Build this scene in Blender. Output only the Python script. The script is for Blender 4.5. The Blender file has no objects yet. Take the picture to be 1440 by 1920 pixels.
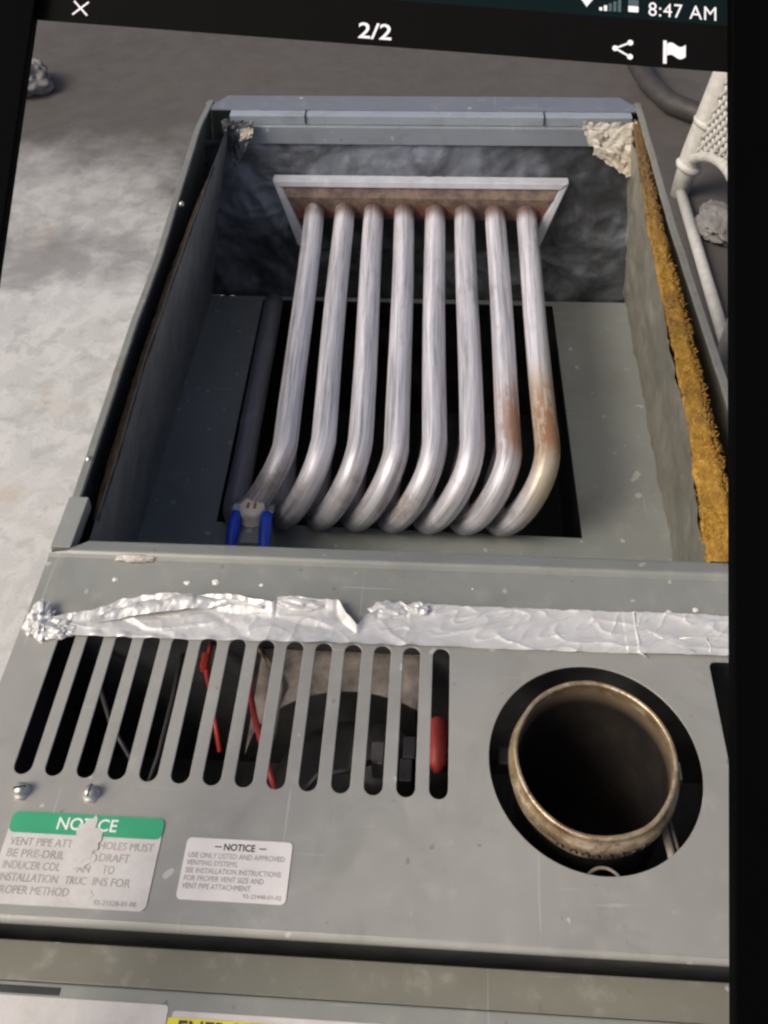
import bpy, bmesh, math, random
from mathutils import Vector, Matrix, noise
random.seed(7)
S = bpy.context.scene
COL = S.collection
R = math.radians

# ------------------------------------------------------------------ camera
cam_d = bpy.data.cameras.new('camera')
cam = bpy.data.objects.new('camera', cam_d); COL.objects.link(cam)
ca = Vector((0.99771136, 0.06200818, -0.02696343))     # right
cb = Vector((-0.01660014, 0.61118759, 0.79131167))     # up
cd = Vector((-0.06554751, 0.78905305, -0.61081815))    # forward
cam.matrix_world = Matrix(((ca.x, cb.x, -cd.x, 0), (ca.y, cb.y, -cd.y, 0), (ca.z, cb.z, -cd.z, 0.6747202), (0, 0, 0, 1)))
cam_d.sensor_fit = 'VERTICAL'; cam_d.sensor_height = 36.0
cam_d.lens = 1933.72 / 1920 * 36.0
cam_d.shift_x = 0.0; cam_d.shift_y = -(960 - 500) / 1920
cam_d.clip_start = 0.01; cam_d.clip_end = 200
S.camera = cam

# ------------------------------------------------------------------ sky and sun
SUN_EL = R(46); SUN_DIR = Vector((-0.74, -0.42, 0)).normalized()
w = bpy.data.worlds.new('World'); S.world = w; w.use_nodes = True
nt = w.node_tree; bg = nt.nodes['Background']
sky = nt.nodes.new('ShaderNodeTexSky'); sky.sky_type = 'NISHITA'; sky.sun_disc = False
sky.sun_elevation = SUN_EL; sky.sun_rotation = math.atan2(SUN_DIR.x, SUN_DIR.y)
sky.dust_density = 5.0; sky.air_density = 0.6; sky.ozone_density = 0.6
nt.links.new(sky.outputs[0], bg.inputs[0]); bg.inputs[1].default_value = 0.105
sd = bpy.data.lights.new('sun', 'SUN'); sun = bpy.data.objects.new('sun', sd); COL.objects.link(sun)
sd.energy = 1.4; sd.angle = R(24); sd.color = (1.0, 0.945, 0.84)
dirv = Vector((SUN_DIR.x * math.cos(SUN_EL), SUN_DIR.y * math.cos(SUN_EL), math.sin(SUN_EL)))
sun.rotation_euler = dirv.to_track_quat('Z', 'Y').to_euler()
S.view_settings.view_transform = 'Standard'; S.view_settings.look = 'None'
S.view_settings.gamma = 1.0; S.view_settings.exposure = 0.46
S.cycles.filter_width = 2.4
S.cycles.max_bounces = 8

# ------------------------------------------------------------------ helpers
def put(o, parent=None):
    COL.objects.link(o)
    if parent: o.parent = parent
    return o
def tag(o, label=None, cat=None, group=None, kind=None):
    if label: o['label'] = label
    if cat: o['category'] = cat
    if group: o['group'] = group
    if kind: o['kind'] = kind
    return o
def thing(name, label, cat, loc=(0, 0, 0), group=None):
    o = bpy.data.objects.new(name, None); o.location = loc; o.empty_display_size = .02
    return tag(put(o), label, cat, group)
def mesh_obj(name, verts, faces, mat, parent=None, smooth=False, label=None):
    me = bpy.data.meshes.new(name); me.from_pydata([tuple(v) for v in verts], [], faces); me.validate()
    if smooth:
        for p in me.polygons: p.use_smooth = True
    if mat: me.materials.append(mat)
    o = bpy.data.objects.new(name, me)
    if label: o['label'] = label
    return put(o, parent)
def bm_obj(name, bm, mat, parent=None, smooth=False, label=None):
    me = bpy.data.meshes.new(name); bmesh.ops.recalc_face_normals(bm, faces=bm.faces); bm.to_mesh(me); bm.free()
    if smooth:
        for p in me.polygons: p.use_smooth = True
    if mat: me.materials.append(mat)
    o = bpy.data.objects.new(name, me)
    if label: o['label'] = label
    return put(o, parent)
def box_bm(lo, hi, bevel=0.0, bm=None, mtx=None):
    b = bmesh.new()
    bmesh.ops.create_cube(b, size=1)
    for v in b.verts:
        v.co = Vector([(lo[i] + hi[i]) / 2 + v.co[i] * (hi[i] - lo[i]) for i in range(3)])
    if bevel: bmesh.ops.bevel(b, geom=list(b.edges), offset=bevel, segments=2, affect='EDGES', profile=.6)
    if mtx: b.transform(mtx)
    if bm is None: return b
    me = bpy.data.meshes.new('t'); b.to_mesh(me); b.free(); bm.from_mesh(me); bpy.data.meshes.remove(me); return bm
def tube_geo(path, rad, n=16, cap=True):
    P = [Vector(p) for p in path]; m = len(P)
    rads = rad if isinstance(rad, (list, tuple)) else [rad] * m
    T = [((P[min(i + 1, m - 1)] - P[max(i - 1, 0)]).normalized()) for i in range(m)]
    ref = Vector((0, 0, 1)) if abs(T[0].z) < .9 else Vector((1, 0, 0))
    u = (ref - T[0] * ref.dot(T[0])).normalized(); vs = []; fs = []
    for i in range(m):
        u = (u - T[i] * u.dot(T[i])).normalized(); v = T[i].cross(u)
        for k in range(n):
            a = 2 * math.pi * k / n
            vs.append(P[i] + (u * math.cos(a) + v * math.sin(a)) * rads[i])
    for i in range(m - 1):
        for k in range(n):
            fs.append((i * n + k, i * n + (k + 1) % n, (i + 1) * n + (k + 1) % n, (i + 1) * n + k))
    if cap:
        fs.append(tuple(range(n))[::-1]); fs.append(tuple((m - 1) * n + k for k in range(n)))
    return vs, fs
def tube(name, path, rad, mat, parent=None, n=16, label=None):
    v, f = tube_geo(path, rad, n); return mesh_obj(name, v, f, mat, parent, True, label)
def lathe(name, prof, cx, cy, mat, parent, n=64, wob=0.0, label=None):
    vs = []; fs = []; m = len(prof)
    for k in range(n):
        a = 2 * math.pi * k / n
        for r, z in prof:
            q = wob * noise.noise(Vector((math.cos(a) * 2, math.sin(a) * 2, z * 30)))
            vs.append((cx + (r + q) * math.cos(a), cy + (r + q) * math.sin(a), z + q * .6))
    for k in range(n):
        for i in range(m - 1):
            fs.append((k * m + i, ((k + 1) % n) * m + i, ((k + 1) % n) * m + i + 1, k * m + i + 1))
    return mesh_obj(name, vs, fs, mat, parent, True, label)
def rrect(x0, y0, x1, y1, r, n=6, skew=0.0):
    pts = []
    for cx, cy, a0 in ((x1 - r, y1 - r, 0), (x0 + r, y1 - r, 90), (x0 + r, y0 + r, 180), (x1 - r, y0 + r, 270)):
        for k in range(n + 1):
            a = R(a0 + 90 * k / n); pts.append((cx + r * math.cos(a) , cy + r * math.sin(a)))
    return [(x + skew * (y - y0), y) for x, y in pts]
def circle(cx, cy, r, n=64):
    return [(cx + r * math.cos(2 * math.pi * k / n), cy + r * math.sin(2 * math.pi * k / n)) for k in range(n)]
def plate(name, loops, z, thick, mat, parent=None, bevel=0.0, mtx=None, label=None):
    """flat sheet with holes: filled 2D curve, extruded, turned into a mesh; top face ends at z"""
    cu = bpy.data.curves.new(name, 'CURVE'); cu.dimensions = '2D'; cu.fill_mode = 'BOTH'
    cu.extrude = thick / 2 - bevel; cu.bevel_depth = bevel; cu.bevel_resolution = 1; cu.offset = -bevel
    for lp in loops:
        sp = cu.splines.new('POLY'); sp.points.add(len(lp) - 1); sp.use_cyclic_u = True
        for p, q in zip(sp.points, lp): p.co = (q[0], q[1], 0, 1)
    t = bpy.data.objects.new('t', cu); COL.objects.link(t)
    dg = bpy.context.evaluated_depsgraph_get()
    me = bpy.data.meshes.new_from_object(t.evaluated_get(dg)); bpy.data.objects.remove(t); bpy.data.curves.remove(cu)
    me.name = name; me.materials.clear(); me.materials.append(mat)
    me.transform(Matrix.Translation((0, 0, z - thick / 2)))
    if mtx: me.transform(mtx)
    o = bpy.data.objects.new(name, me)
    if label: o['label'] = label
    return put(o, parent)
def text(name, s, x, y, cap, mat, parent, z=0, width=None, align='LEFT', thick=.0002, mtx=None, bold=0.0, label=None, spacing=1.0):
    cu = bpy.data.curves.new(name, 'FONT'); cu.body = s; cu.align_x = align; cu.extrude = thick / 2; cu.offset = bold
    cu.size = cap / .69; cu.resolution_u = 3; cu.space_character = spacing
    t = bpy.data.objects.new('t', cu); COL.objects.link(t)
    dg = bpy.context.evaluated_depsgraph_get()
    me = bpy.data.meshes.new_from_object(t.evaluated_get(dg)); bpy.data.objects.remove(t); bpy.data.curves.remove(cu)
    me.name = name; me.materials.clear(); me.materials.append(mat)
    if width and len(me.vertices):
        xs = [v.co.x for v in me.vertices]; sc = width / (max(xs) - min(xs)); me.transform(Matrix.Diagonal((sc, 1, 1, 1)))
    me.transform(Matrix.Translation((x, y, z)))
    if mtx: me.transform(mtx)
    o = bpy.data.objects.new(name, me)
    if label: o['label'] = label
    return put(o, parent)
def lerp_poly(pts, x):
    if x <= pts[0][0]: return pts[0][1]
    for (a, b), (c, d) in zip(pts, pts[1:]):
        if x <= c: return b + (d - b) * (x - a) / (c - a)
    return pts[-1][1]
def fbm(p, o=4):
    s = 0; a = 1
    for _ in range(o): s += a * noise.noise(p); p = p * 2.1; a *= .5
    return s

# ------------------------------------------------------------------ materials
class NT:
    def __init__(s, name):
        s.m = bpy.data.materials.new(name); s.m.use_nodes = True; s.t = s.m.node_tree; s.b = s.t.nodes['Principled BSDF']
        s.co = s.t.nodes.new('ShaderNodeTexCoord').outputs['Object']
    def n(s, ty, **k):
        x = s.t.nodes.new(ty)
        for a, v in k.items(): setattr(x, a, v)
        return x
    def set(s, sock, v):
        if hasattr(v, 'is_linked') or isinstance(v, bpy.types.NodeSocket): s.t.links.new(v, sock)
        else: sock.default_value = v
    def noise(s, scale, detail=4, rough=.6, stretch=(1, 1, 1), dist=0.0):
        mp = s.n('ShaderNodeMapping'); s.t.links.new(s.co, mp.inputs[0]); mp.inputs['Scale'].default_value = stretch
        x = s.n('ShaderNodeTexNoise'); s.t.links.new(mp.outputs[0], x.inputs['Vector'])
        x.inputs['Scale'].default_value = scale; x.inputs['Detail'].default_value = detail; x.inputs['Roughness'].default_value = rough
        x.inputs['Distortion'].default_value = dist
        return x.outputs['Fac']
    def ramp(s, fac, stops):
        x = s.n('ShaderNodeValToRGB'); s.t.links.new(fac, x.inputs[0]); cr = x.color_ramp
        while len(cr.elements) < len(stops): cr.elements.new(.5)
        for e, (p, c) in zip(cr.elements, stops):
            e.position = p; e.color = (c, c, c, 1) if isinstance(c, (int, float)) else (*c, 1)
        return x.outputs[0]
    def mix(s, fac, a, b, mode='MIX'):
        x = s.n('ShaderNodeMix', data_type='RGBA', blend_type=mode)
        s.set(x.inputs[0], fac)
        for k, v in ((6, a), (7, b)):
            if isinstance(v, tuple): v = (*v, 1) if len(v) == 3 else v
            s.set(x.inputs[k], v)
        return x.outputs[2]
    def math(s, op, a, b=0.0, clamp=False):
        x = s.n('ShaderNodeMath', operation=op, use_clamp=clamp); s.set(x.inputs[0], a); s.set(x.inputs[1], b); return x.outputs[0]
    def xyz(s):
        x = s.n('ShaderNodeSeparateXYZ'); s.t.links.new(s.co, x.inputs[0]); return x.outputs
    def rng(s, v, a, b, c=0.0, d=1.0):
        x = s.n('ShaderNodeMapRange', interpolation_type='SMOOTHSTEP'); s.set(x.inputs[0], v)
        for i, q in enumerate((a, b, c, d)): x.inputs[i + 1].default_value = q
        return x.outputs[0]
    def bump(s, h, dist=.001, strength=.5):
        x = s.n('ShaderNodeBump'); s.set(x.inputs['Height'], h); x.inputs['Distance'].default_value = dist; x.inputs['Strength'].default_value = strength
        s.t.links.new(x.outputs[0], s.b.inputs['Normal'])
    def out(s, col, rough=.5, metal=0.0, spec=.5):
        s.set(s.b.inputs['Base Color'], (*col, 1) if isinstance(col, tuple) and len(col) == 3 else col)
        s.set(s.b.inputs['Roughness'], rough); s.set(s.b.inputs['Metallic'], metal); s.b.inputs['Specular IOR Level'].default_value = spec
        return s.m
def simple(name, col, rough=.5, metal=0.0, var=.25, scale=40, bump=0.0, spec=.5):
    k = NT(name); n = k.noise(scale, 5)
    d = tuple(c * (1 - var) for c in col); l = tuple(min(1, c * (1 + var)) for c in col)
    c = k.ramp(n, [(.3, d), (.7, l)])
    if bump: k.bump(k.noise(scale * 6, 3), .0008, bump)
    return k.out(c, k.ramp(k.noise(scale * .6, 3), [(.3, max(0, rough - .08)), (.7, min(1, rough + .1))]), metal, spec)

def make_sheet(name, base, rust=.0, metal=.25, rough=.42):
    k = NT(name)
    big = k.noise(5, 3); fine = k.noise(60, 5, .65); dust = k.noise(300, 2)
    c = k.ramp(big, [(.3, tuple(v * .9 for v in base)), (.7, tuple(v * 1.1 for v in base))])
    c = k.mix(k.rng(fine, .52, .75, 0, .3), c, (.42, .41, .36))            # dust film
    sp = k.noise(110, 2, .5)
    c = k.mix(k.rng(sp, .70, .76, 0, .5), c, (.14, .12, .09))               # grime specks
    c = k.mix(k.rng(k.noise(75, 2, .4), .72, .75, 0, .55), c, (.62, .62, .58))  # pale chips
    if rust: c = k.mix(k.math('MULTIPLY', k.rng(k.noise(9, 6, .7), .5, .7), rust), c, (.17, .09, .045))
    sm = k.noise(14, 5, .65, dist=1.0)
    c = k.mix(k.rng(sm, .50, .68, 0, .28), c, (.20, .195, .165))             # hand smudges
    for st in ((90, 2.2, 5), (3, 70, 5)):
        c = k.mix(k.rng(k.noise(2.4, 3, .5, st), .70, .745, 0, .4), c, (.52, .52, .49))   # scratches
    k.bump(k.math('ADD', k.math('MULTIPLY', dust, .25), k.math('MULTIPLY', big, 4)), .0006, .35)
    return k.out(c, k.ramp(fine, [(.3, rough - .08), (.7, rough + .14)]), metal)
M = {}
M['sheet'] = make_sheet('grey_painted_sheet_steel', (.285, .290, .258))
M['panel'] = make_sheet('light_grey_panel_steel', (.325, .318, .288), metal=.2, rough=.45)
M['floor_sheet'] = make_sheet('inner_panel_steel', (.27, .285, .265), rust=.12, metal=.15)
M['rim'] = make_sheet('worn_rim_steel', (.24, .24, .21), rust=.5)
M['flange'] = make_sheet('galvanised_flange', (.40, .44, .48), metal=.4, rough=.4)
M['door'] = make_sheet('olive_grey_panel', (.20, .195, .155), metal=.15, rough=.5)
M['black'] = simple('dark_inside_steel', (.030, .029, .030), .7, 0, .4, 30)
M['frame'] = simple('pale_frame_steel', (.62, .63, .66), .38, .3, .12, 50)

def make_tube():
    k = NT('aluminised_tube_steel'); x, y, z = k.xyz()
    fl = k.n('ShaderNodeAttribute', attribute_name='flow')
    def fnoise(scale, st, det=5, ro=.7):
        mp = k.n('ShaderNodeMapping'); k.t.links.new(fl.outputs['Vector'], mp.inputs[0]); mp.inputs['Scale'].default_value = st
        q = k.n('ShaderNodeTexNoise'); k.t.links.new(mp.outputs[0], q.inputs['Vector']); q.inputs['Scale'].default_value = scale
        q.inputs['Detail'].default_value = det; q.inputs['Roughness'].default_value = ro; return q.outputs['Fac']
    streak = k.math('ADD', k.math('MULTIPLY', fnoise(120, (1, 1, .035)), .6), k.math('MULTIPLY', fnoise(420, (1, 1, .03), 3), .4)); blot = k.noise(28, 5, .65, (1, .45, 1))
    c = k.ramp(streak, [(.34, (.17, .165, .18)), (.46, (.50, .49, .52)), (.60, (.80, .78, .81))])
    c = k.mix(k.rng(blot, .56, .75, 0, .55), c, (.24, .225, .225))
    # rust and heat stains: strong on the right hand tubes before the bend, and where the tubes enter the header
    rn = k.math('ADD', k.math('MULTIPLY', fnoise(160, (1, 1, .08)), .55), k.math('MULTIPLY', k.noise(55, 6, .75, (1, .5, 1)), .45))
    my = k.math('MULTIPLY', k.rng(y, .735, .77), k.rng(y, .89, .80))
    mx = k.rng(x, .030, .075)
    m1 = k.math('MULTIPLY', k.math('MULTIPLY', my, mx), k.rng(rn, .42, .52))
    ye = k.math('MULTIPLY', k.math('MULTIPLY', k.rng(y, .60, .70), k.rng(y, .91, .82)), k.rng(x, .07, .10))
    c = k.mix(k.math('MULTIPLY', ye, .55), c, (.50, .38, .17))
    c = k.mix(k.math('MULTIPLY', m1, .85), c, (.24, .09, .022))
    bend = k.math('MULTIPLY', k.rng(y, .765, .72), k.rng(k.noise(30, 5, .7), .50, .68))
    c = k.mix(k.math('MULTIPLY', bend, .5), c, (.26, .17, .10))
    ox = k.math('MULTIPLY', k.rng(z, -.218, -.243), k.rng(k.noise(20, 5, .6), .2, .5, .6, 1)); c = k.mix(k.math('MULTIPLY', ox, .8), c, (.17, .17, .20))   # shade under the upper tubes, painted into the lower runs
    hd = k.math('MULTIPLY', k.rng(y, 1.135, 1.165), k.rng(k.noise(40, 4, .7), .25, .5))
    c = k.mix(k.math('MULTIPLY', hd, .8), c, (.20, .085, .05))
    k.bump(k.math('ADD', streak, k.math('MULTIPLY', blot, .4)), .0012, .35)
    return k.out(c, k.ramp(blot, [(.3, .42), (.7, .6)]), k.math('SUBTRACT', .38, k.math('MULTIPLY', m1, .4)))
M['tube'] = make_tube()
def make_foil(name, base, metal, rough, dirt, dcol, scale=45, bs=.5):
    k = NT(name); n = k.noise(scale, 5, .6, (1, 1.6, .8), 2.2); g = k.noise(9, 5, .6, (1, 1, 1), .8); big = k.noise(scale * .35, 4, .55, (1, 1, 1.4), 1.5)
    c = k.ramp(n, [(.35, tuple(v * (.90 if name == 'aluminium_tape' else .72) for v in base)), (.62, base)])
    c = k.mix(k.math('MULTIPLY', k.rng(g, .38, .62), dirt), c, dcol)
    k.bump(k.math('ADD', k.math('MULTIPLY', n, .35), big), .008, bs)
    return k.out(c, rough, metal)
M['tape'] = make_foil('aluminium_tape', (.68, .67, .645), .3, .42, .18, (.56, .54, .48), 34, .12)
M['foil'] = make_foil('dull_insulation_foil', (.24, .26, .29), .5, .40, .88, (.045, .046, .05), 14, .55)
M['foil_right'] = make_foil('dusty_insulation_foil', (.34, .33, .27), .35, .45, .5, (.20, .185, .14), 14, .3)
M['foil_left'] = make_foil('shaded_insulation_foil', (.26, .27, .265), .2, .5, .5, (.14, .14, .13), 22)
M['scrap'] = make_foil('creased_paper_foil', (.62, .58, .50), .1, .5, .4, (.36, .27, .14), 60)
def make_fibre():
    k = NT('yellow_fibreglass'); a = k.noise(120, 6, .8, (1.6, .8, 1), .8); b = k.noise(16, 4, .6)
    c = k.ramp(a, [(.25, (.24, .115, .02)), (.5, (.56, .31, .055)), (.75, (.78, .52, .15))])
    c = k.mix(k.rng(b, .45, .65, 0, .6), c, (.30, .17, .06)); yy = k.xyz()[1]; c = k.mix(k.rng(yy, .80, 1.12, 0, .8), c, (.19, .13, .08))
    k.bump(a, .004, .9); return k.out(c, .95, 0, .1)
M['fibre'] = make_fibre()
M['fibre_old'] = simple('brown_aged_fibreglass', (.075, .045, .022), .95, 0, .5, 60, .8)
def make_rust():
    k = NT('rusted_header_steel'); a = k.noise(45, 6, .7); x, y, z = k.xyz()
    c = k.ramp(a, [(.25, (.08, .06, .055)), (.45, (.16, .115, .095)), (.6, (.27, .20, .15)), (.78, (.22, .10, .06))])
    c = k.mix(k.math('MULTIPLY', k.rng(z, -.122, -.130), k.rng(k.noise(38, 5, .7), .42, .62)), c, (.24, .08, .045))
    k.bump(a, .001, .4); return k.out(c, .6, .25)
M['rust'] = make_rust()
def make_collar():
    k = NT('heat_stained_collar_steel'); a = k.noise(50, 6, .7); b = k.noise(8, 3)
    c = k.ramp(a, [(.30, (.15, .095, .05)), (.48, (.38, .28, .17)), (.68, (.72, .60, .44))])
    c = k.mix(k.rng(b, .45, .65, 0, .5), c, (.50, .38, .20)); c = k.mix(k.rng(k.noise(140, 5, .7), .54, .66, 0, .6), c, (.16, .10, .06)); k.bump(a, .0018, .7)
    return k.out(c, k.ramp(a, [(.3, .3), (.7, .5)]), .6)
M['collar'] = make_collar()
def make_collar_in():
    k = NT('dark_collar_inside'); z = k.xyz()[2]; a = k.noise(40, 5, .7)
    c = k.mix(k.rng(z, .004, -.014), (.16, .115, .07), (.014, .012, .011)); c = k.mix(k.rng(a, .4, .7, 0, .4), c, (.045, .033, .02))  # brown at the rim, darkening with depth down the bore
    return k.out(c, .7, .1, .2)
M['collar_in'] = make_collar_in()
def make_concrete():
    k = NT('stained_concrete'); x, y, z = k.xyz()
    big = k.noise(1.6, 4, .55); mid = k.noise(9, 6, .62, dist=.4); spot = k.noise(26, 4, .55); fine = k.noise(180, 4, .7)
    c = k.ramp(big, [(.35, (.36, .355, .34)), (.65, (.48, .475, .455))])
    c = k.mix(k.rng(k.noise(15, 7, .68, dist=.6), .42, .58, 0, .5), c, (.58, .575, .555))        # pale blooms
    c = k.mix(k.rng(spot, .54, .66, 0, .42), c, (.29, .285, .27)); c = k.mix(k.rng(k.noise(70, 5, .7), .58, .72, 0, .3), c, (.24, .23, .22)); c = k.mix(k.rng(k.noise(1.1, 3, .5), .52, .62, 0, .55), c, (.62, .62, .63)); c = k.mix(k.rng(fine, .55, .70, 0, .4), c, (.22, .21, .20))      # dark spots
    c = k.mix(k.rng(k.noise(5, 4, .6), .58, .72, 0, .45), c, (.38, .30, .20))   # brown soak
    wav = k.math('MULTIPLY', k.math('SUBTRACT', k.noise(4, 5, .6), .5), .9)
    floor_shade = k.math('MAXIMUM', k.rng(k.math('ADD', k.math('ADD', y, k.math('MULTIPLY', x, .95)), wav), 1.0, 1.6), k.rng(k.math('ADD', y, wav), 1.55, 2.25))
    c = k.mix(k.math('MULTIPLY', floor_shade, .9), c, (.042, .033, .028))   # light falloff over the far and right floor, painted dark
    sx = k.math('MULTIPLY', k.math('SUBTRACT', x, -.95), 1.6); sy = k.math('MULTIPLY', k.math('SUBTRACT', k.math('ADD', y, k.math('MULTIPLY', x, .0)), 1.66), 6.5)
    rr = k.math('ADD', k.math('ADD', k.math('MULTIPLY', sx, sx), k.math('MULTIPLY', sy, sy)), k.math('MULTIPLY', k.math('SUBTRACT', mid, .5), 1.3))
    c = k.mix(k.rng(rr, .6, .05, 0, .7), c, (.14, .138, .14))        # spill
    k.bump(k.math('ADD', k.math('MULTIPLY', mid, .8), k.math('MULTIPLY', fine, .25)), .004, .35)
    return k.out(c, k.ramp(mid, [(.3, .62), (.7, .85)]), 0, .4)
M['concrete'] = make_concrete()
M['plaster'] = simple('garage_wall', (.16, .14, .12), .9, 0, .2, 4)
M['white_wicker'] = simple('white_painted_cane', (.52, .505, .46), .5, 0, .15, 60, .3)
M['hose'] = simple('black_rubber', (.035, .031, .029), .6, 0, .3, 40)
M['rag'] = simple('grey_cloth', (.20, .19, .18), .9, 0, .3, 25, .5)
M['bezel'] = simple('black_glass_bezel', (.0015, .0015, .0016), .6, 0, .2, 5, 0, .02)
M['titlebar'] = simple('black_title_bar', (.0045, .004, .0038), .7, 0, .1, 5, 0, .05)
M['statusbar'] = simple('dark_teal_bar', (.004, .0105, .0115), .7, 0, .1, 5, 0, .05)
def glow(name, col, e):
    k = NT(name); k.out(col, .6); k.b.inputs['Emission Color'].default_value = (*col, 1); k.b.inputs['Emission Strength'].default_value = e; return k.m
M['ui'] = glow('lit_screen_white', (.62, .60, .60), .35)
M['ui_dim'] = glow('lit_screen_dim', (.05, .08, .085), .3)
M['green'] = simple('green_print', (.035, .33, .16), .5, 0, .1, 30)
def make_paper():
    k = NT('worn_sticker'); n = k.noise(40, 5, .7); c = k.ramp(n, [(.3, (.50, .475, .44)), (.6, (.60, .575, .54))])
    c = k.mix(k.rng(k.noise(18, 5, .7), .58, .7, 0, .5), c, (.48, .44, .38)); return k.out(c, .5)
M['paper'] = make_paper()
M['paper_white'] = simple('white_sticker', (.72, .69, .65), .45, 0, .06, 40)
M['print_white'] = simple('white_print', (.78, .78, .75), .5, 0, .05, 40)
M['print_faded'] = simple('faded_grey_print', (.36, .33, .30), .6, 0, .25, 60)
M['print_dark'] = simple('black_print', (.05, .048, .045), .6, 0, .2, 60)
M['yellow'] = simple('yellow_sticker', (.72, .62, .05), .5, 0, .1, 40)
M['zinc'] = simple('zinc_screw', (.50, .49, .46), .35, .75, .25, 200, .2)
M['blue'] = simple('blue_insulator', (.015, .075, .62), .38, 0, .25, 80, .2)
M['red'] = simple('red_wire', (.48, .045, .03), .45, 0, .25, 60)
M['red_dark'] = simple('dull_red_cap', (.36, .045, .035), .5, 0, .25, 60)
M['motor'] = simple('dusty_motor_steel', (.27, .23, .195), .65, .1, .6, 55, .4)
M['motor_dark'] = simple('black_motor', (.03, .029, .028), .5, .1, .4, 45, .3)
M['wire_dull'] = simple('grey_terminal', (.085, .08, .075), .6, 0, .3, 60)
M['ceramic'] = simple('cream_disc', (.85, .76, .60), .5, 0, .15, 120, .2)
M['brass'] = simple('brass_rivet', (.42, .17, .05), .5, .2, .3, 120)

# ------------------------------------------------------------------ setting
GZ = -0.60
def grid(name, x0, y0, x1, y1, nx, ny, fn, mat, parent=None, smooth=True, label=None):
    vs = [fn(x0 + (x1 - x0) * i / nx, y0 + (y1 - y0) * j / ny) for j in range(ny + 1) for i in range(nx + 1)]
    fs = [(j * (nx + 1) + i, j * (nx + 1) + i + 1, (j + 1) * (nx + 1) + i + 1, (j + 1) * (nx + 1) + i) for j in range(ny) for i in range(nx)]
    return mesh_obj(name, vs, fs, mat, parent, smooth, label)
tag(grid('concrete_floor', -30, -30, 30, 30, 2, 2, lambda x, y: (x, y, GZ), M['concrete']), kind='structure')

# ------------------------------------------------------------------ furnace
F = thing('gas_furnace', 'grey gas furnace lying on its back with its heat exchanger compartment open', 'furnace', (0, 0, GZ))
F.location = (0, 0, 0)
def fp(name, bm, mat, smooth=False, label=None): return bm_obj(name, bm, mat, F, smooth, label)

# outer side sheets (thin, slightly bowed at the rim)
RL = [(.50, -.3135), (.55, -.3150), (.605, -.3170), (.69, -.3203), (.75, -.3230), (.884, -.3245), (1.01, -.3312), (1.168, -.3385), (1.235, -.3350)]
RR = [(.50, .2610), (.707, .2565), (.958, .2485), (1.209, .2470), (1.235, .2470)]
def side_sheet(name, poly, sgn, mat, bot):
    t = .0022; ys = [.5035 + (1.235 - .5035) * i / 40 for i in range(41)]
    sec = []
    for y in ys:
        x = lerp_poly(poly, y) + .0006 * noise.noise(Vector((y * 25, sgn, 0)))
        # outer sheet, hemmed rim turned inward
        sec.append([(x, 0), (x + sgn * .001, .0012), (x + sgn * .007, .0010), (x + sgn * .008, -.001), (x + sgn * .0022, -.002), (bot + sgn * .0022, GZ + .002), (bot, GZ + .002)])
    n = len(sec[0]); vs = [(p[0], y, p[1]) for s, y in zip(sec, ys) for p in s]
    fs = [(i * n + k, i * n + (k + 1) % n, (i + 1) * n + (k + 1) % n, (i + 1) * n + k) for i in range(40) for k in range(n)]
    fs += [tuple(range(n)), tuple(40 * n + k for k in range(n))]
    return mesh_obj(name, vs, fs, mat, F)
side_sheet('left_side_panel', RL, 1, M['rim'], -.385)
side_sheet('right_side_panel', RR, -1, M['rim'], .300)
for x, xb in ((-.316, -.385), (.262, .300)):
    b = bmesh.new()
    q = [(x, -.45, -.034), (x, .232, -.034), (x, .2335, -.003), (x, .5030, -.003), (xb, .5030, GZ + .002), (xb, -.45, GZ + .002)]
    b.faces.new([b.verts.new(p) for p in q])
    fp('cabinet_side', b, M['sheet'])
# rivets on the left rim
for y, px in ((.985, -.3215), (.590, -.3165)):
    lathe('rivet', [(0.0001, .0032), (.0022, .0028), (.0032, .0010), (.0032, -.001)], px + .004, y, M['zinc'], F, 12)
# corner tab at the near end of the left rim
fp('corner_tab', box_bm((-.3165, .497, -.012), (-.3000, .548, .0015), .0008), M['sheet'])

# end wall and flange
b = box_bm((-.335, 1.214, -.0035), (.247, 1.2525, -.0005), .001)
for v in b.verts:
    if v.co.y > 1.23: v.co.x = -.3110 if v.co.x < 0 else .2215
fp('end_flange', b, make_sheet('blue_grey_shaded_flange', (.185, .20, .235), metal=.25))  # darker colour imitates the shade of a strip turned from the sun
fp('end_panel', box_bm((-.340, 1.236, GZ + .002), (.250, 1.240, -.004)), M['rim'])
b = box_bm((-.300, 1.199, -.0155), (.232, 1.2135, -.0015), .0015)
fp('end_rail_lip', b, M['flange'])
fp('end_rail', box_bm((-.300, 1.1945, -.043), (.232, 1.210, -.016), .0015), make_sheet('rail_steel', (.31, .345, .38), metal=.4))
for x in (-.198, .118):
    fp('rail_joint', box_bm((x - .0010, 1.1975, -.0135), (x + .0010, 1.2137, -.0008)), M['black'])

# foil-faced insulation on the far wall
def far_wall(u, v):
    z = -.041 - v * .235; y = 1.201 + .2 * z
    d = .010 * fbm(Vector((u * 9, z * 14, 1.7)), 4) + .007 * abs(fbm(Vector((u * 22, z * 16 + u * 5, 4.2)), 3))
    rg = (1 - abs(noise.noise(Vector((u * 11 + z * 8, z * 15 - u * 4, 5))))) ** 7 + .7 * (1 - abs(noise.noise(Vector((u * 24 - z * 20, z * 28, 15))))) ** 8
    return (u, y + .006 + .5 * abs(d) - .004 * noise.noise(Vector((u * 7, z * 9, 2))) - .003 * rg * min(1, v * 8), z)
grid('foil_insulation', -.352, 0, .262, 1, 150, 60, far_wall, M['foil'], F)
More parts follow.
